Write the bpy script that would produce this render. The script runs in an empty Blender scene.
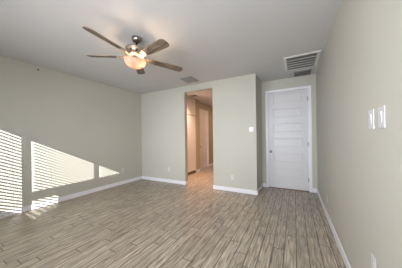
import bpy, bmesh, math, random
from mathutils import Vector, Matrix
R = math.radians
random.seed(4)
C = bpy.context.scene.collection
S = bpy.context.scene

# ------------------------------------------------------------------ camera
YAW, HCAM, FPX, ROLL = 0.4955, 1.313, 174.54, -0.0132
fwd = Vector((-math.sin(YAW), math.cos(YAW), 0))
rt0 = Vector((math.cos(YAW), math.sin(YAW), 0))
up0 = Vector((0, 0, 1))
rt = rt0 * math.cos(ROLL) + up0 * math.sin(ROLL)
up = up0 * math.cos(ROLL) - rt0 * math.sin(ROLL)
cd = bpy.data.cameras.new('camera')
cam = bpy.data.objects.new('camera', cd)
C.objects.link(cam)
M = Matrix((rt, up, -fwd)).transposed().to_4x4()
M.translation = Vector((0, 0, HCAM))
cam.matrix_world = M
cd.sensor_fit = 'HORIZONTAL'
cd.sensor_width = 36
cd.lens = FPX / 402 * 36
cd.shift_x = 0.5 / 402
cd.shift_y = 3.345 / 402
cd.clip_start = 0.02
S.camera = cam

# ------------------------------------------------------------------ world, sun, daylight, exposure
w = bpy.data.worlds.new('sky')
S.world = w
w.use_nodes = True
bg = w.node_tree.nodes['Background']
bg.inputs[0].default_value = (0.62, 0.76, 1.0, 1)
bg.inputs[1].default_value = 2.4

def lamp(name, kind, loc, energy, col, direction=None, **kw):
    ld = bpy.data.lights.new(name, kind)
    ld.energy = energy
    ld.color = col
    for k, v in kw.items():
        setattr(ld, k, v)
    o = bpy.data.objects.new(name, ld)
    C.objects.link(o)
    o.location = loc
    if direction:
        o.rotation_euler = Vector(direction).to_track_quat('-Z', 'Y').to_euler()
    return o

lamp('sun', 'SUN', (3, -6, 5), 7.6, (1.0, 0.99, 0.98), (-1, 1, -0.51), angle=R(0.1))
# daylight entering by the three windows of the rear wall
for wx, wide, watts, spr in ((-2.95, 1.1, 7, 75), (-1.67, 1.1, 12, 120), (-0.6, 0.7, 37, 165)):
    lamp('window_daylight', 'AREA', (wx, -0.62, 1.66), watts, (0.92, 0.94, 1.0), (0, 1, -0.14), shape='RECTANGLE', size=wide, size_y=1.35, spread=R(spr))
# warm lamps of the hall beyond the opening
lamp('hall_lamp', 'AREA', (-2.90, 4.62, 2.72), 19, (1.0, 0.62, 0.46), (0, 0.1, -1), shape='DISK', size=0.16, spread=R(110))
lamp('hall_lamp', 'AREA', (-2.1, 7.0, 2.72), 10, (1.0, 0.60, 0.40), (0, 0, -1), shape='DISK', size=0.16)

vs = S.view_settings
vs.view_transform = 'Standard'
vs.look = 'None'
vs.gamma = 1
vs.use_curve_mapping = False
vs.exposure = 0.95

# ------------------------------------------------------------------ materials
def mat(name, col, rough=0.5, metal=0.0, spec=0.5, noise=None, bump=None):
    m = bpy.data.materials.new(name)
    m.use_nodes = True
    nt = m.node_tree
    b = nt.nodes['Principled BSDF']
    b.inputs['Base Color'].default_value = (*col, 1)
    b.inputs['Roughness'].default_value = rough
    b.inputs['Metallic'].default_value = metal
    b.inputs['Specular IOR Level'].default_value = spec
    tc = nt.nodes.new('ShaderNodeTexCoord')
    if noise:
        sc, amt = noise
        n = nt.nodes.new('ShaderNodeTexNoise')
        n.inputs['Scale'].default_value = sc
        n.inputs['Detail'].default_value = 3
        r = nt.nodes.new('ShaderNodeValToRGB')
        r.color_ramp.elements[0].position = 0.3
        r.color_ramp.elements[1].position = 0.7
        r.color_ramp.elements[0].color = (*[c * (1 - amt) for c in col], 1)
        r.color_ramp.elements[1].color = (*[min(1, c * (1 + amt)) for c in col], 1)
        nt.links.new(tc.outputs['Object'], n.inputs['Vector'])
        nt.links.new(n.outputs['Fac'], r.inputs['Fac'])
        nt.links.new(r.outputs['Color'], b.inputs['Base Color'])
    if bump:
        sc, st = bump
        n = nt.nodes.new('ShaderNodeTexNoise')
        n.inputs['Scale'].default_value = sc
        n.inputs['Detail'].default_value = 4
        bp = nt.nodes.new('ShaderNodeBump')
        bp.inputs['Strength'].default_value = st
        bp.inputs['Distance'].default_value = 0.003
        nt.links.new(tc.outputs['Object'], n.inputs['Vector'])
        nt.links.new(n.outputs['Fac'], bp.inputs['Height'])
        nt.links.new(bp.outputs['Normal'], b.inputs['Normal'])
    return m

M_WALL = mat('wall_paint', (0.50, 0.484, 0.412), 0.6, spec=0.35, noise=(1.2, 0.02), bump=(60, 0.12))
M_CEIL = mat('ceiling_paint', (0.605, 0.605, 0.605), 0.8, spec=0.2, noise=(1.5, 0.015), bump=(45, 0.2))
M_TRIM = mat('white_trim', (0.80, 0.785, 0.80), 0.35, noise=(5, 0.01))
M_DOOR = mat('white_door', (0.63, 0.62, 0.615), 0.4, noise=(3, 0.01))
M_CAB = mat('white_cabinet_paint', (0.80, 0.76, 0.74), 0.4, noise=(3, 0.01))
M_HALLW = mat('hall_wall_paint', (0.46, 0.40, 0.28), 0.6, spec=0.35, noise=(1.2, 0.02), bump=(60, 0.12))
M_PLASTIC = mat('white_plastic', (0.60, 0.59, 0.57), 0.5, noise=(20, 0.01))
M_WHITE = mat('bright_white_plastic', (0.86, 0.85, 0.82), 0.3, noise=(20, 0.01))
M_SLOT = mat('dark_slot', (0.05, 0.045, 0.04), 0.6, noise=(30, 0.1))
M_VENTF = mat('vent_frame_paint', (0.74, 0.73, 0.70), 0.45, noise=(8, 0.01))
M_VENTS = mat('vent_slat_paint', (0.29, 0.285, 0.275), 0.5, noise=(8, 0.03))
M_VENTD = mat('vent_dark', (0.06, 0.058, 0.055), 0.8, noise=(8, 0.05))
M_NICKEL = mat('brushed_nickel', (0.46, 0.37, 0.28), 0.48, metal=1.0, noise=(30, 0.05))
M_CANOPY = mat('polished_pewter', (0.30, 0.27, 0.24), 0.22, metal=1.0, noise=(30, 0.05))
M_KNOB = mat('satin_nickel', (0.30, 0.29, 0.28), 0.35, metal=1.0, noise=(30, 0.05))
M_HINGE = mat('hinge_metal', (0.40, 0.38, 0.35), 0.5, metal=0.4, noise=(30, 0.05))
M_SILL = mat('threshold_wood', (0.19, 0.125, 0.08), 0.5, noise=(20, 0.2))
M_BLIND = mat('blind_slat', (0.80, 0.79, 0.75), 0.5, noise=(6, 0.02))
M_WOODX = mat('shadow_screen_wood', (0.30, 0.20, 0.13), 0.7, noise=(10, 0.2))
M_NAIL = mat('nail_metal', (0.08, 0.07, 0.06), 0.5, metal=0.6, noise=(60, 0.1))

def glass_mat():
    m = bpy.data.materials.new('window_glass')
    m.use_nodes = True
    nt = m.node_tree
    nt.nodes.clear()
    o = nt.nodes.new('ShaderNodeOutputMaterial')
    t = nt.nodes.new('ShaderNodeBsdfTransparent')
    g = nt.nodes.new('ShaderNodeBsdfGlossy')
    g.inputs['Roughness'].default_value = 0.02
    f = nt.nodes.new('ShaderNodeFresnel')
    f.inputs['IOR'].default_value = 1.3
    x = nt.nodes.new('ShaderNodeMixShader')
    nt.links.new(f.outputs[0], x.inputs[0])
    nt.links.new(t.outputs[0], x.inputs[1])
    nt.links.new(g.outputs[0], x.inputs[2])
    nt.links.new(x.outputs[0], o.inputs['Surface'])
    return m
M_GLASS = glass_mat()

def bowl_mat():
    m = bpy.data.materials.new('frosted_bowl_glass')
    m.use_nodes = True
    nt = m.node_tree
    nt.nodes.clear()
    o = nt.nodes.new('ShaderNodeOutputMaterial')
    t = nt.nodes.new('ShaderNodeBsdfTranslucent')
    t.inputs['Color'].default_value = (0.33, 0.275, 0.245, 1)
    d = nt.nodes.new('ShaderNodeBsdfPrincipled')
    d.inputs['Roughness'].default_value = 0.3
    n = nt.nodes.new('ShaderNodeTexNoise')
    n.inputs['Scale'].default_value = 14
    r = nt.nodes.new('ShaderNodeValToRGB')
    r.color_ramp.elements[0].color = (0.40, 0.34, 0.30, 1)
    r.color_ramp.elements[1].color = (0.48, 0.42, 0.38, 1)
    x = nt.nodes.new('ShaderNodeMixShader')
    x.inputs[0].default_value = 0.45
    nt.links.new(n.outputs['Fac'], r.inputs['Fac'])
    nt.links.new(r.outputs['Color'], d.inputs['Base Color'])
    nt.links.new(t.outputs[0], x.inputs[1])
    nt.links.new(d.outputs[0], x.inputs[2])
    nt.links.new(x.outputs[0], o.inputs['Surface'])
    return m
M_BOWL = bowl_mat()

def emit_mat(name, col, st):
    m = bpy.data.materials.new(name)
    m.use_nodes = True
    b = m.node_tree.nodes['Principled BSDF']
    b.inputs['Base Color'].default_value = (*col, 1)
    b.inputs['Emission Color'].default_value = (*col, 1)
    b.inputs['Emission Strength'].default_value = st
    return m
M_BULB = emit_mat('lit_bulb', (1.0, 0.72, 0.42), 12)

def math_node(nt, op, a, b=None):
    n = nt.nodes.new('ShaderNodeMath')
    n.operation = op
    for i, v in enumerate((a, b)):
        if v is None:
            continue
        if isinstance(v, (int, float)):
            n.inputs[i].default_value = v
        else:
            nt.links.new(v, n.inputs[i])
    return n.outputs[0]

def plank_mat():
    """wood-look plank tile, planks along world Y, each row shifted at random"""
    PW, PL, G = 0.122, 0.90, 0.0044
    m = bpy.data.materials.new('wood_plank_tile')
    m.use_nodes = True
    nt = m.node_tree
    L = nt.links.new
    b = nt.nodes['Principled BSDF']
    tc = nt.nodes.new('ShaderNodeTexCoord')
    sx = nt.nodes.new('ShaderNodeSeparateXYZ')
    L(tc.outputs['Object'], sx.inputs[0])
    xs = math_node(nt, 'DIVIDE', sx.outputs['X'], PW)
    row = math_node(nt, 'FLOOR', xs)
    fx = math_node(nt, 'FRACT', xs)
    wn = nt.nodes.new('ShaderNodeTexWhiteNoise')
    wn.noise_dimensions = '1D'
    L(row, wn.inputs['W'])
    ys = math_node(nt, 'ADD', math_node(nt, 'DIVIDE', sx.outputs['Y'], PL), math_node(nt, 'MULTIPLY', wn.outputs['Value'], 7.0))
    col = math_node(nt, 'FLOOR', ys)
    fy = math_node(nt, 'FRACT', ys)
    # distance to the plank's edge in metres
    dx = math_node(nt, 'MULTIPLY', math_node(nt, 'MINIMUM', fx, math_node(nt, 'SUBTRACT', 1.0, fx)), PW)
    dy = math_node(nt, 'MULTIPLY', math_node(nt, 'MINIMUM', fy, math_node(nt, 'SUBTRACT', 1.0, fy)), PL)
    dm = math_node(nt, 'MINIMUM', dx, dy)
    grout = math_node(nt, 'LESS_THAN', dm, G)
    # one random number per plank
    cb = nt.nodes.new('ShaderNodeCombineXYZ')
    L(row, cb.inputs[0]); L(col, cb.inputs[1])
    wp = nt.nodes.new('ShaderNodeTexWhiteNoise')
    wp.noise_dimensions = '2D'
    L(cb.outputs[0], wp.inputs['Vector'])
    # grain, stretched along the plank and different in each one
    gx = math_node(nt, 'ADD', math_node(nt, 'MULTIPLY', sx.outputs['X'], 62.0), math_node(nt, 'MULTIPLY', wp.outputs['Value'], 61.0))
    gy = math_node(nt, 'ADD', math_node(nt, 'MULTIPLY', sx.outputs['Y'], 4.2), math_node(nt, 'MULTIPLY', wp.outputs['Value'], 37.0))
    gv = nt.nodes.new('ShaderNodeCombineXYZ')
    L(gx, gv.inputs[0]); L(gy, gv.inputs[1])
    n1 = nt.nodes.new('ShaderNodeTexNoise')
    n1.inputs['Scale'].default_value = 1.0
    n1.inputs['Detail'].default_value = 5
    n1.inputs['Roughness'].default_value = 0.6
    n1.inputs['Distortion'].default_value = 0.6
    L(gv.outputs[0], n1.inputs['Vector'])
    r1 = nt.nodes.new('ShaderNodeValToRGB')
    e = r1.color_ramp.elements
    e[0].position = 0.33; e[0].color = (0.090, 0.072, 0.052, 1)
    e[1].position = 0.68; e[1].color = (0.425, 0.366, 0.286, 1)
    q = e.new(0.45); q.color = (0.217, 0.177, 0.131, 1)
    q = e.new(0.58); q.color = (0.302, 0.254, 0.191, 1)
    L(n1.outputs['Fac'], r1.inputs['Fac'])
    # plank to plank tone
    tone = nt.nodes.new('ShaderNodeMapRange')
    tone.inputs['To Min'].default_value = 1.30
    tone.inputs['To Max'].default_value = 1.58
    L(wp.outputs['Value'], tone.inputs['Value'])
    hs = nt.nodes.new('ShaderNodeHueSaturation')
    hs.inputs['Saturation'].default_value = 0.95
    L(tone.outputs[0], hs.inputs['Value'])
    L(r1.outputs['Color'], hs.inputs['Color'])
    mx = nt.nodes.new('ShaderNodeMix')
    mx.data_type = 'RGBA'
    L(grout, mx.inputs['Factor'])
    L(hs.outputs['Color'], mx.inputs[6])
    mx.inputs[7].default_value = (0.085, 0.068, 0.055, 1)
    L(mx.outputs[2], b.inputs['Base Color'])
    b.inputs['Roughness'].default_value = 0.38
    b.inputs['Specular IOR Level'].default_value = 0.5
    rr = nt.nodes.new('ShaderNodeMapRange')
    rr.inputs['To Min'].default_value = 0.42
    rr.inputs['To Max'].default_value = 0.30
    L(n1.outputs['Fac'], rr.inputs['Value'])
    L(rr.outputs[0], b.inputs['Roughness'])
    hgt = math_node(nt, 'ADD', math_node(nt, 'MULTIPLY', math_node(nt, 'SUBTRACT', 1.0, grout), 1.0), math_node(nt, 'MULTIPLY', n1.outputs['Fac'], 0.3))
    bp = nt.nodes.new('ShaderNodeBump')
    bp.inputs['Strength'].default_value = 0.35
    bp.inputs['Distance'].default_value = 0.003
    L(hgt, bp.inputs['Height'])
    L(bp.outputs['Normal'], b.inputs['Normal'])
    return m
M_FLOOR = plank_mat()

def blade_mat():
    m = bpy.data.materials.new('weathered_blade_wood')
    m.use_nodes = True
    nt = m.node_tree
    b = nt.nodes['Principled BSDF']
    tc = nt.nodes.new('ShaderNodeTexCoord')
    mp = nt.nodes.new('ShaderNodeMapping')
    mp.inputs['Scale'].default_value = (3, 48, 3)
    n = nt.nodes.new('ShaderNodeTexNoise')
    n.inputs['Scale'].default_value = 1.0
    n.inputs['Detail'].default_value = 4
    n.inputs['Distortion'].default_value = 0.5
    r = nt.nodes.new('ShaderNodeValToRGB')
    e = r.color_ramp.elements
    e[0].position = 0.38; e[0].color = (0.040, 0.026, 0.018, 1)
    e[1].position = 0.62; e[1].color = (0.27, 0.20, 0.14, 1)
    nt.links.new(tc.outputs['Object'], mp.inputs['Vector'])
    nt.links.new(mp.outputs['Vector'], n.inputs['Vector'])
    nt.links.new(n.outputs['Fac'], r.inputs['Fac'])
    nt.links.new(r.outputs['Color'], b.inputs['Base Color'])
    b.inputs['Roughness'].default_value = 0.45
    return m
M_BLADE = blade_mat()

# ------------------------------------------------------------------ mesh helpers
def bx(bm, x0, x1, y0, y1, z0, z1):
    vs_ = [bm.verts.new((x, y, z)) for z in (z0, z1) for y in (y0, y1) for x in (x0, x1)]
    for f in ((0, 2, 3, 1), (4, 5, 7, 6), (0, 1, 5, 4), (2, 6, 7, 3), (0, 4, 6, 2), (1, 3, 7, 5)):
        bm.faces.new([vs_[i] for i in f])

def bxr(bm, cen, half, rot):
    """box about a centre, turned by a 3x3 matrix"""
    vs_ = [bm.verts.new(Vector(cen) + rot @ Vector((sx * half[0], sy * half[1], sz * half[2])))
           for sz in (-1, 1) for sy in (-1, 1) for sx in (-1, 1)]
    for f in ((0, 2, 3, 1), (4, 5, 7, 6), (0, 1, 5, 4), (2, 6, 7, 3), (0, 4, 6, 2), (1, 3, 7, 5)):
        bm.faces.new([vs_[i] for i in f])

def lathe(bm, prof, n=40, mtx=None):
    """revolve (r, z) points about z"""
    rings = []
    for r, z in prof:
        if r < 1e-6:
            rings.append([bm.verts.new((0, 0, z))])
        else:
            rings.append([bm.verts.new((r * math.cos(2 * math.pi * i / n), r * math.sin(2 * math.pi * i / n), z)) for i in range(n)])
    for a, b in zip(rings, rings[1:]):
        for i in range(n):
            j = (i + 1) % n
            if len(a) == 1 and len(b) == 1:
                continue
            if len(a) == 1:
                bm.faces.new((a[0], b[j], b[i]))
            elif len(b) == 1:
                bm.faces.new((a[i], a[j], b[0]))
            else:
                bm.faces.new((a[i], a[j], b[j], b[i]))
    if mtx is not None:
        bmesh.ops.transform(bm, matrix=mtx, verts=[v for ring in rings for v in ring])

def prism(bm, pts, z0, z1):
    lo = [bm.verts.new((x, y, z0)) for x, y in pts]
    hi = [bm.verts.new((x, y, z1)) for x, y in pts]
    n = len(pts)
    bm.faces.new(lo[::-1]); bm.faces.new(hi)
    for i in range(n):
        j = (i + 1) % n
        bm.faces.new((lo[i], lo[j], hi[j], hi[i]))

def obj(name, bm, m, parent=None, bevel=0, smooth=False, loc=None):
    bmesh.ops.recalc_face_normals(bm, faces=bm.faces[:])
    me = bpy.data.meshes.new(name)
    bm.to_mesh(me)
    bm.free()
    me.materials.append(m)
    if smooth:
        for p in me.polygons:
            p.use_smooth = True
    o = bpy.data.objects.new(name, me)
    C.objects.link(o)
    if parent:
        o.parent = parent
    if loc is not None:
        o.location = loc
    if bevel:
        b = o.modifiers.new('bevel', 'BEVEL')
        b.width = bevel
        b.segments = 2
        b.limit_method = 'ANGLE'
    return o

def boxes(name, lst, m, parent=None, bevel=0, loc=None):
    bm = bmesh.new()
    for b in lst:
        bx(bm, *b)
    return obj(name, bm, m, parent, bevel, loc=loc)

def struct(o):
    o['kind'] = 'structure'
    return o

def empty(name, loc=(0, 0, 0)):
    o = bpy.data.objects.new(name, None)
    C.objects.link(o)
    o.location = loc
    o.empty_display_size = 0.1
    return o

def tag(o, label, cat, group=None):
    o['label'] = label
    o['category'] = cat
    if group:
        o['group'] = group
    return o

# ------------------------------------------------------------------ the room's sizes
H = 2.74
XL, XR = -4.356, 0.4447          # left and right walls
YB, YR = 4.058, -0.70            # back wall and the wall with the windows
XA, YA = -0.7615, 4.798          # the alcove's left wall and its door wall
XO1, XO2, ZO = -2.687, -1.8315, 2.57   # opening to the hall
T = 0.13                         # wall thickness
HX = -3.25                       # hall's left wall (cabinet front)
HX2 = -3.42                      # the hall's door wall, a little further back
HXR = -1.62                      # hall's right wall
HY = 8.9

struct(boxes('floor', [(-5.2, 1.0, YR - 0.06, HY + 0.2, -0.08, 0)], M_FLOOR))
struct(boxes('ceiling', [(-5.2, 1.0, YR - 0.06, HY + 0.2, H, H + 0.1)], M_CEIL))
struct(boxes('wall_left', [(XL - T, XL, YR - 0.06, YB + T, 0, H)], M_WALL))
struct(boxes('wall_right', [(XR, XR + T, YR - 0.06, YA + T, 0, H)], M_WALL))
struct(boxes('wall_back', [(XL, XO1, YB, YB + T, 0, H), (XO2, XA, YB, YB + T, 0, H), (XO1, XO2, YB, YB + T, ZO, H)], M_WALL))
struct(boxes('wall_alcove_left', [(XA - T, XA, YB + T, YA + T, 0, H)], M_WALL))
DX0, DX1, DZ = -0.598, 0.283, 2.42     # door slab
struct(boxes('wall_alcove_back', [(XA, DX0 - 0.012, YA, YA + T, 0, H), (DX1 + 0.012, XR, YA, YA + T, 0, H), (DX0 - 0.012, DX1 + 0.012, YA, YA + T, DZ + 0.012, H)], M_WALL))
# hall shell
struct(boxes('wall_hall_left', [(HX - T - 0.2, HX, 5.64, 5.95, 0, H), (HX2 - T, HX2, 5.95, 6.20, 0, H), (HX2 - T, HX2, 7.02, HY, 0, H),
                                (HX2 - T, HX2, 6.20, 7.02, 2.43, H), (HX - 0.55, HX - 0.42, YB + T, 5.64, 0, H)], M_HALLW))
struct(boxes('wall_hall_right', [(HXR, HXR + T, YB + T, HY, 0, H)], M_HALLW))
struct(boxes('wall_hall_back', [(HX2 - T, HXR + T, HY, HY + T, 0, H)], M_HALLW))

# rear wall with three windows (behind the camera)
W = [(-3.55, -2.343), (-2.283, -1.056), (-0.996, -0.2)]
ZS, ZH = 0.97, 2.39
YX = YR - 0.06
segs = [(XL, W[0][0]), (W[0][1], W[1][0]), (W[1][1], W[2][0]), (W[2][1], XR)]
struct(boxes('wall_rear', [(a, b, YX, YR, 0, H) for a, b in segs] + [(a, b, YX, YR, 0, ZS) for a, b in W] + [(a, b, YX, YR, ZH, H) for a, b in W], M_WALL))
for i, (a, b) in enumerate(W):
    win = struct(empty('window_%d' % (i + 1), ((a + b) / 2, YR, ZS)))
    cx = (a + b) / 2
    hw = (b - a) / 2
    f = 0.022
    boxes('window_frame', [(-hw, -hw + f, -0.055, -0.025, 0, ZH - ZS), (hw - f, hw, -0.055, -0.025, 0, ZH - ZS),
                           (-hw + f, hw - f, -0.055, -0.025, 0, f), (-hw + f, hw - f, -0.055, -0.025, ZH - ZS - f, ZH - ZS)], M_TRIM, win)
    boxes('window_pane', [(-hw + f, hw - f, -0.042, -0.038, f, ZH - ZS - f)], M_GLASS, win)
    bm = bmesh.new()
    z = 0.03
    rot = Matrix.Rotation(R(-1), 3, 'X')
    while z < ZH - ZS - 0.06:
        bxr(bm, (0, 0.03, z), (hw - 0.004, 0.024, 0.0015), rot)
        z += 0.056
    bx(bm, -hw, hw, 0.004, 0.056, ZH - ZS - 0.045, ZH - ZS + 0.02)
    for sx in (-0.6, 0.6):
        bx(bm, sx * hw - 0.001, sx * hw + 0.001, 0.054, 0.056, 0.03, ZH - ZS - 0.04)
    obj('window_blind', bm, M_BLIND, win)
# unseen screen added to shade sun patches, its top rail above an open bay
scr = struct(empty('exterior_shadow_screen', (-0.1, -1.9, 0)))
XE = -0.1
dz = 0.51 * (XE - XL)
dyy = XE - XL
boxes('screen_rail', [(-0.02, 0.02, 1.29 - dyy + 1.9, -0.79 + 1.9, 0.17 + dz, 0.32 + dz)], M_WOODX, scr)
boxes('screen_panel', [(-0.015, 0.015, 1.80 - dyy + 1.9, -0.79 + 1.9, -0.1, 0.17 + dz)], M_WOODX, scr)
boxes('screen_post', [(-0.03, 0.03, 1.275 - dyy + 1.9, 1.29 - dyy + 1.9, -0.1, 0.32 + dz)], M_WOODX, scr)
struct(boxes('exterior_ground', [(-8, 10, -12, YX - 0.001, -0.2, -0.1)], mat('patio_concrete', (0.42, 0.40, 0.37), 0.8, noise=(4, 0.1))))

# baseboards
BH, BT = 0.095, 0.014
def base(name, lst):
    return struct(boxes(name, [(x0, x1, y0, y1, 0, BH) for x0, x1, y0, y1 in lst], M_TRIM, bevel=0.004))
base('baseboard_left', [(XL, XL + BT, YR, YB)])
base('baseboard_right', [(XR - BT, XR, YR, YA)])
base('baseboard_back_left', [(XL + BT, XO1 + BT, YB - BT, YB), (XO1, XO1 + BT, YB, YB + T)])
base('baseboard_back_right', [(XO2 - BT, XA + BT, YB - BT, YB), (XA, XA + BT, YB, YA), (XO2 - BT, XO2, YB, YB + T)])
base('baseboard_alcove', [(XA + BT, DX0 - 0.07, YA - BT, YA), (DX1 + 0.07, XR - BT, YA - BT, YA)])
base('baseboard_hall', [(HX, HX + BT, 5.65, 5.95 + BT), (HX2, HX + BT, 5.95, 5.95 + BT), (HX2, HX2 + BT, 5.95 + BT, 6.13), (HX2, HX2 + BT, 7.09, HY), (HX2, HXR, HY - BT, HY), (HXR - BT, HXR, YB + T, HY)])

# ------------------------------------------------------------------ the white panelled door in the alcove
def panel_door(width, height, panels, th=0.035, stile=0.11):
    """slab in local x 0..width, front at y=0 (towards -y), with sunk horizontal panels"""
    bm = bmesh.new()
    dp = 0.009
    bx(bm, 0, width, dp, th, 0, height)
    bx(bm, 0, stile, 0, dp, 0, height)
    bx(bm, width - stile, width, 0, dp, 0, height)
    edges = [0] + [z for p in panels for z in p] + [height]
    for k in range(0, len(edges), 2):
        bx(bm, stile, width - stile, 0, dp, edges[k], edges[k + 1])
    for z0, z1 in panels:            # raised field of each panel
        a = 0.028
        lo = [bm.verts.new(v) for v in ((stile + 0.008, dp, z0 + 0.008), (width - stile - 0.008, dp, z0 + 0.008), (width - stile - 0.008, dp, z1 - 0.008), (stile + 0.008, dp, z1 - 0.008))]
        hi = [bm.verts.new(v) for v in ((stile + a, 0.003, z0 + a), (width - stile - a, 0.003, z0 + a), (width - stile - a, 0.003, z1 - a), (stile + a, 0.003, z1 - a))]
        bm.faces.new(hi)
        for i in range(4):
            j = (i + 1) % 4
            bm.faces.new((lo[i], lo[j], hi[j], hi[i]))
    return bm

DW = DX1 - DX0
d1 = struct(empty('door_1', (DX0, YA, 0)))
pan = [(0.27 + 0.372 * k, 0.27 + 0.372 * k + 0.235) for k in range(6)]
obj('door_panel', panel_door(DW, DZ - 0.018, pan), M_DOOR, d1, loc=(0, 0.012, 0.018))
cw = 0.052
boxes('door_frame', [(-0.012 - cw, -0.012, -0.018, 0, 0, DZ + 0.012 + cw), (DW + 0.012, DW + 0.012 + cw, -0.018, 0, 0, DZ + 0.012 + cw),
                     (-0.012, DW + 0.012, -0.018, 0, DZ + 0.012, DZ + 0.012 + cw),
                     (-0.012, -0.004, 0, T, 0, DZ + 0.012), (DW + 0.004, DW + 0.012, 0, T, 0, DZ + 0.012), (-0.004, DW + 0.004, 0, T, DZ + 0.004, DZ + 0.012)], M_TRIM, d1, bevel=0.003)
boxes('door_threshold', [(-0.004, DW + 0.004, -0.03, 0.06, 0, 0.016)], M_SILL, d1, bevel=0.003)
for hz in (0.28, 1.12, 2.19):
    bm = bmesh.new()
    lathe(bm, [(0, -0.05), (0.008, -0.05), (0.008, 0.05), (0, 0.05)], 12)
    bx(bm, -0.02, 0.0, 0.004, 0.010, -0.05, 0.05)
    obj('door_hinge', bm, M_HINGE, d1, loc=(DW - 0.002, 0.004, hz))
bm = bmesh.new()
turn = Matrix.Rotation(R(90), 4, 'X')
lathe(bm, [(0, 0), (0.032, 0), (0.032, 0.006), (0.026, 0.011), (0.012, 0.013), (0.011, 0.035), (0.018, 0.040), (0.027, 0.048), (0.029, 0.058), (0.024, 0.067), (0.012, 0.071), (0, 0.072)], 28, turn)
obj('door_knob', bm, M_KNOB, d1, smooth=True, loc=(0.052, 0.012, 0.925))

# ------------------------------------------------------------------ hall: door and tall cabinet
d2 = struct(empty('door_2', (HX2, 7.0, 0)))
d2.rotation_euler = (0, 0, R(90))
d2.location = (HX2, 6.22, 0)
obj('door_panel', panel_door(0.78, 2.40, [(0.27 + 0.372 * k, 0.27 + 0.372 * k + 0.235) for k in range(6)]), M_CAB, d2, loc=(0, 0.02, 0.012))
boxes('door_frame', [(-0.02 - cw, -0.008, -0.016, 0.0, 0, 2.43 + cw), (0.788, 0.80 + cw, -0.016, 0.0, 0, 2.43 + cw), (-0.008, 0.788, -0.016, 0.0, 2.418, 2.43 + cw),
                     (-0.02, -0.004, 0, T, 0, 2.43), (0.784, 0.80, 0, T, 0, 2.43), (-0.004, 0.784, 0, T, 2.416, 2.43)], M_TRIM, d2, bevel=0.003)
bm = bmesh.new()
lathe(bm, [(0, 0), (0.032, 0), (0.032, 0.006), (0.012, 0.012), (0.011, 0.035), (0.027, 0.048), (0.029, 0.058), (0.012, 0.071), (0, 0.072)], 24, turn)
obj('door_knob', bm, M_KNOB, d2, smooth=True, loc=(0.05, 0.02, 0.93))

cab = tag(empty('linen_cabinet', (HX, 4.92, 0)), 'tall white built-in cabinet beyond the open doorway, short doors above long doors', 'cabinet')
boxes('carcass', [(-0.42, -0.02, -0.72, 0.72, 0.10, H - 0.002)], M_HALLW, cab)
boxes('plinth', [(-0.40, -0.03, -0.72, 0.72, 0.0, 0.10)], M_SILL, cab)
for y0, y1 in ((-0.717, -0.002), (0.002, 0.717)):
    boxes('door', [(-0.02, 0.0, y0, y1, 0.105, 2.095)], M_CAB, cab, bevel=0.003)
    boxes('upper_door', [(-0.02, 0.0, y0, y1, 2.122, H - 0.006)], M_CAB, cab, bevel=0.003)

# ------------------------------------------------------------------ ceiling registers
def grille(name, x0, x1, y0, y1, fr, nslat, frame_m, slat_m, label, tilt=35, group=None):
    t = tag(empty(name, ((x0 + x1) / 2, (y0 + y1) / 2, H)), label, 'vent', group)
    hx, hy = (x1 - x0) / 2, (y1 - y0) / 2
    boxes('frame', [(-hx, hx, -hy, -hy + fr, -0.014, 0), (-hx, hx, hy - fr, hy, -0.014, 0),
                    (-hx, -hx + fr, -hy + fr, hy - fr, -0.014, 0), (hx - fr, hx, -hy + fr, hy - fr, -0.014, 0)], frame_m, t, bevel=0.003)
    boxes('backing', [(-hx + fr, hx - fr, -hy + fr, hy - fr, -0.002, 0)], M_VENTD, t)
    span = 2 * (hy - fr)
    rot = Matrix.Rotation(R(tilt), 3, 'X')
    first = None
    for k in range(nslat):
        y = -hy + fr + span * (k + 0.5) / nslat
        if first is None:
            bm = bmesh.new()
            bxr(bm, (0, 0, 0), (hx - fr, min(0.011, span / nslat * 0.42), 0.0012), rot)
            first = obj('slat', bm, slat_m, t)
            o = first
        else:
            o = first.copy()
            C.objects.link(o)
            o.parent = t
        o.location = (0, y, -0.0085)
    return t
big = grille('return_air_grille', -0.172, 0.405, 3.52, 4.245, 0.05, 22, M_VENTF, M_VENTS, 'large white-framed return air grille on the ceiling before the alcove door', 38)
for k in range(4):
    boxes('cross_bar', [(-0.238, 0.238, -0.013, 0.013, -0.016, -0.012)], M_VENTF, big, loc=(0, -0.3125 + 0.625 * (k + 1) / 5, 0))
grille('ceiling_register', -0.005, 0.335, 4.40, 4.745, 0.018, 12, M_VENTS, M_VENTS, 'small grey ceiling register behind the large grille, right above the alcove door', 38)
grille('ceiling_register', -2.425, -2.105, 3.47, 3.86, 0.022, 14, M_VENTS, M_VENTS, 'grey square ceiling register in front of the hall opening, near the fan', -38)
grille('ceiling_register', -3.13, -2.86, 5.00, 5.26, 0.02, 9, M_VENTF, M_VENTS, 'ceiling register inside the hall, seen through the top of the opening', 38)

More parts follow.
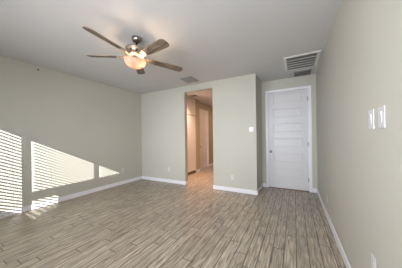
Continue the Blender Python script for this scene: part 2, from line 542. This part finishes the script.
# ------------------------------------------------------------------ plates on the walls (local: plate in x-z, front towards -y)
def outlet(loc, rz, label):
    t = tag(empty('wall_outlet', loc), label, 'outlet', 'wall outlets of the room')
    t.rotation_euler = (0, 0, rz)
    boxes('cover_plate', [(-0.037, 0.037, -0.006, 0, -0.06, 0.06)], M_PLASTIC, t, bevel=0.003)
    for s in (-1, 1):
        bm = bmesh.new()
        prism(bm, [(0.017 * math.cos(a) * (0.95), 0.015 * math.sin(a)) for a in [2 * math.pi * i / 20 for i in range(20)]], 0, 0.003)
        bmesh.ops.transform(bm, matrix=Matrix.Rotation(R(90), 4, 'X'), verts=bm.verts[:])
        rc = obj('receptacle', bm, M_PLASTIC, t, loc=(0, -0.006, s * 0.021))
        boxes('slot', [(-0.007, -0.005, -0.0036, -0.0028, -0.002, 0.007), (0.005, 0.007, -0.0036, -0.0028, -0.002, 0.006), (-0.0015, 0.0015, -0.0036, -0.0028, -0.009, -0.006)], M_SLOT, rc)
    return t
L_, B_, R_ = R(90), 0.0, R(-90)
outlet((XL, 3.33, 0.40), L_, 'white outlet on the left wall, past the end of the sun stripes')
outlet((-3.257, YB, 0.385), B_, 'white outlet on the back wall between the far corner and the opening')
outlet((-1.334, YB, 0.34), B_, 'white outlet on the back wall between the opening and the alcove corner')
outlet((XR, 3.39, 0.30), R_, 'white outlet low on the right wall, nearer the alcove door')
outlet((XR, 1.53, 0.465), R_, 'white outlet low on the right wall, below the light switches')

def switch(loc, rz, label):
    t = tag(empty('light_switch', loc), label, 'light switch', 'light switches on the right wall')
    t.rotation_euler = (0, 0, rz)
    boxes('cover_plate', [(-0.044, 0.044, -0.006, 0, -0.064, 0.064)], M_PLASTIC, t, bevel=0.003)
    bm = bmesh.new()
    bxr(bm, (0, -0.007, 0), (0.0165, 0.003, 0.033), Matrix.Rotation(R(4), 3, 'X'))
    obj('rocker', bm, M_PLASTIC, t, bevel=0.001)
    return t
switch((XR, 1.537, 1.415), R_, 'white rocker light switch on the right wall, the one nearer the door')
switch((XR, 1.385, 1.415), R_, 'white rocker light switch on the right wall, the one nearer the camera')

th = tag(empty('thermostat', (-0.868, YB, 1.476)), 'small square white thermostat on the back wall by the alcove corner', 'thermostat')
boxes('back_plate', [(-0.052, 0.052, -0.006, 0, -0.052, 0.052)], M_WHITE, th, bevel=0.003)
boxes('housing', [(-0.042, 0.042, -0.026, -0.006, -0.042, 0.042)], M_WHITE, th, bevel=0.006)
boxes('display', [(-0.022, 0.022, -0.0268, -0.026, -0.006, 0.022)], mat('thermostat_display', (0.62, 0.64, 0.60), 0.2, noise=(40, 0.02)), th)

bm = bmesh.new()
lathe(bm, [(0, 0), (0.004, 0), (0.004, 0.016), (0.014, 0.017), (0.015, 0.021), (0.009, 0.024), (0, 0.025)], 16, Matrix.Rotation(R(90), 4, 'Y'))
tag(obj('wall_nail', bm, M_NAIL, loc=(XL, 1.481, 2.656)), 'small dark nail left high in the left wall near the ceiling', 'nail')

# ------------------------------------------------------------------ ceiling fan
fan = tag(empty('ceiling_fan', (-1.962, 1.765, H - 0.004)), 'five-blade ceiling fan with weathered wood blades and lit glass bowl', 'ceiling fan')
fan.rotation_mode = 'QUATERNION'
fan.rotation_quaternion = Vector((0, 0, 1)).rotation_difference(Vector((0.08, 0.033, 1)).normalized())
bm = bmesh.new()
lathe(bm, [(0.0, 0.0), (0.070, 0.0), (0.071, -0.010), (0.066, -0.035), (0.052, -0.056), (0.030, -0.066), (0.0, -0.068)], 36)
obj('canopy', bm, M_CANOPY, fan, smooth=True)
bm = bmesh.new()
lathe(bm, [(0.0, -0.06), (0.013, -0.06), (0.013, -0.105), (0.026, -0.110), (0.030, -0.130), (0.0, -0.135)], 24)
obj('downrod', bm, M_CANOPY, fan, smooth=True)
bm = bmesh.new()
lathe(bm, [(0.0, -0.125), (0.055, -0.128), (0.105, -0.142), (0.135, -0.158), (0.145, -0.172), (0.140, -0.182), (0.130, -0.190), (0.126, -0.243), (0.134, -0.250), (0.128, -0.262), (0.100, -0.272), (0.060, -0.278), (0.0, -0.278)], 48)
mh = obj('motor_housing', bm, M_NICKEL, fan, smooth=True)
for k in range(10):
    a = 2 * math.pi * k / 10
    bm = bmesh.new()
    bxr(bm, (0.127 * math.cos(a), 0.127 * math.sin(a), -0.217), (0.004, 0.016, 0.019), Matrix.Rotation(a, 3, 'Z'))
    obj('vent_slot', bm, M_SLOT, mh, bevel=0.002)
bm = bmesh.new()
lathe(bm, [(0.0, -0.276), (0.058, -0.276), (0.060, -0.300), (0.075, -0.306), (0.078, -0.316), (0.045, -0.322), (0.0, -0.322)], 36)
obj('light_fitter', bm, M_NICKEL, fan, smooth=True)
bm = bmesh.new()
out = [(0.152, -0.318), (0.151, -0.330), (0.145, -0.350), (0.130, -0.375), (0.106, -0.399), (0.074, -0.416), (0.040, -0.424), (0.0, -0.427)]
inn = [(0.0, -0.423), (0.040, -0.420), (0.073, -0.412), (0.104, -0.395), (0.127, -0.372), (0.141, -0.348), (0.147, -0.330), (0.148, -0.318)]
lathe(bm, out + inn + [out[0]], 48)
bmesh.ops.remove_doubles(bm, verts=bm.verts[:], dist=1e-5)
bowl = obj('light_bowl', bm, M_BOWL, fan, smooth=True)
bm = bmesh.new()
lathe(bm, [(0.0, -0.424), (0.011, -0.427), (0.012, -0.431), (0.006, -0.435), (0.007, -0.440), (0.0, -0.444)], 20)
obj('finial', bm, M_NICKEL, fan, smooth=True)
bm = bmesh.new()
lathe(bm, [(0.0, -0.32), (0.004, -0.32), (0.004, -0.424), (0.0, -0.424)], 10)
obj('center_stem', bm, M_NICKEL, fan)
BULBS = [(20, 0.082), (140, 0.075), (262, 0.078)]
for k, (ang, rr_) in enumerate(BULBS):
    a = R(ang)
    bm = bmesh.new()
    lathe(bm, [(0, -0.318), (0.011, -0.318), (0.011, -0.334), (0, -0.334)], 14)
    sk = obj('bulb_socket', bm, M_PLASTIC, fan, loc=(0.055 * math.cos(a), 0.055 * math.sin(a), 0))
    lp = lamp('fan_bulb_light', 'POINT', (rr_ * math.cos(a), rr_ * math.sin(a), -0.352), (3.8, 1.9, 1.9)[k], (1.0, 0.70, 0.44), shadow_soft_size=0.022)
    lp.parent = fan

def blade_outline():
    pts = []
    top = [(0.168, 0.042), (0.26, 0.053), (0.40, 0.060), (0.55, 0.066), (0.655, 0.068), (0.690, 0.064), (0.711, 0.052), (0.720, 0.034), (0.723, 0.010)]
    bot = [(0.723, -0.010), (0.720, -0.034), (0.711, -0.052), (0.690, -0.064), (0.655, -0.068), (0.55, -0.066), (0.40, -0.060), (0.26, -0.053), (0.168, -0.042)]
    return top + bot
bm = bmesh.new()
prism(bm, blade_outline(), -0.004, 0.004)
blade = obj('blade', bm, M_BLADE, fan, bevel=0.0015)
bm = bmesh.new()
prism(bm, [(0.10, -0.022), (0.15, -0.014), (0.185, -0.016), (0.215, -0.036), (0.262, -0.040), (0.275, -0.022), (0.255, -0.012), (0.285, 0.0), (0.255, 0.012), (0.275, 0.022), (0.262, 0.040), (0.215, 0.036), (0.185, 0.016), (0.15, 0.014), (0.10, 0.022)], -0.010, -0.0045)
for px, py in ((0.245, 0.026), (0.245, -0.026), (0.268, 0.0)):
    lathe(bm, [(0, -0.013), (0.006, -0.012), (0.006, -0.010), (0, -0.010)], 10, Matrix.Translation((px, py, 0)))
iron = obj('blade_iron', bm, M_NICKEL, blade, bevel=0.001)
for k in range(5):
    if k == 0:
        b = blade
    else:
        b = blade.copy()
        C.objects.link(b)
        b.parent = fan
        q = iron.copy()
        C.objects.link(q)
        q.parent = b
    b.location = (0, 0, -0.272)
    b.rotation_euler = (R(-13), 0, R(-85.5 + 72 * k))
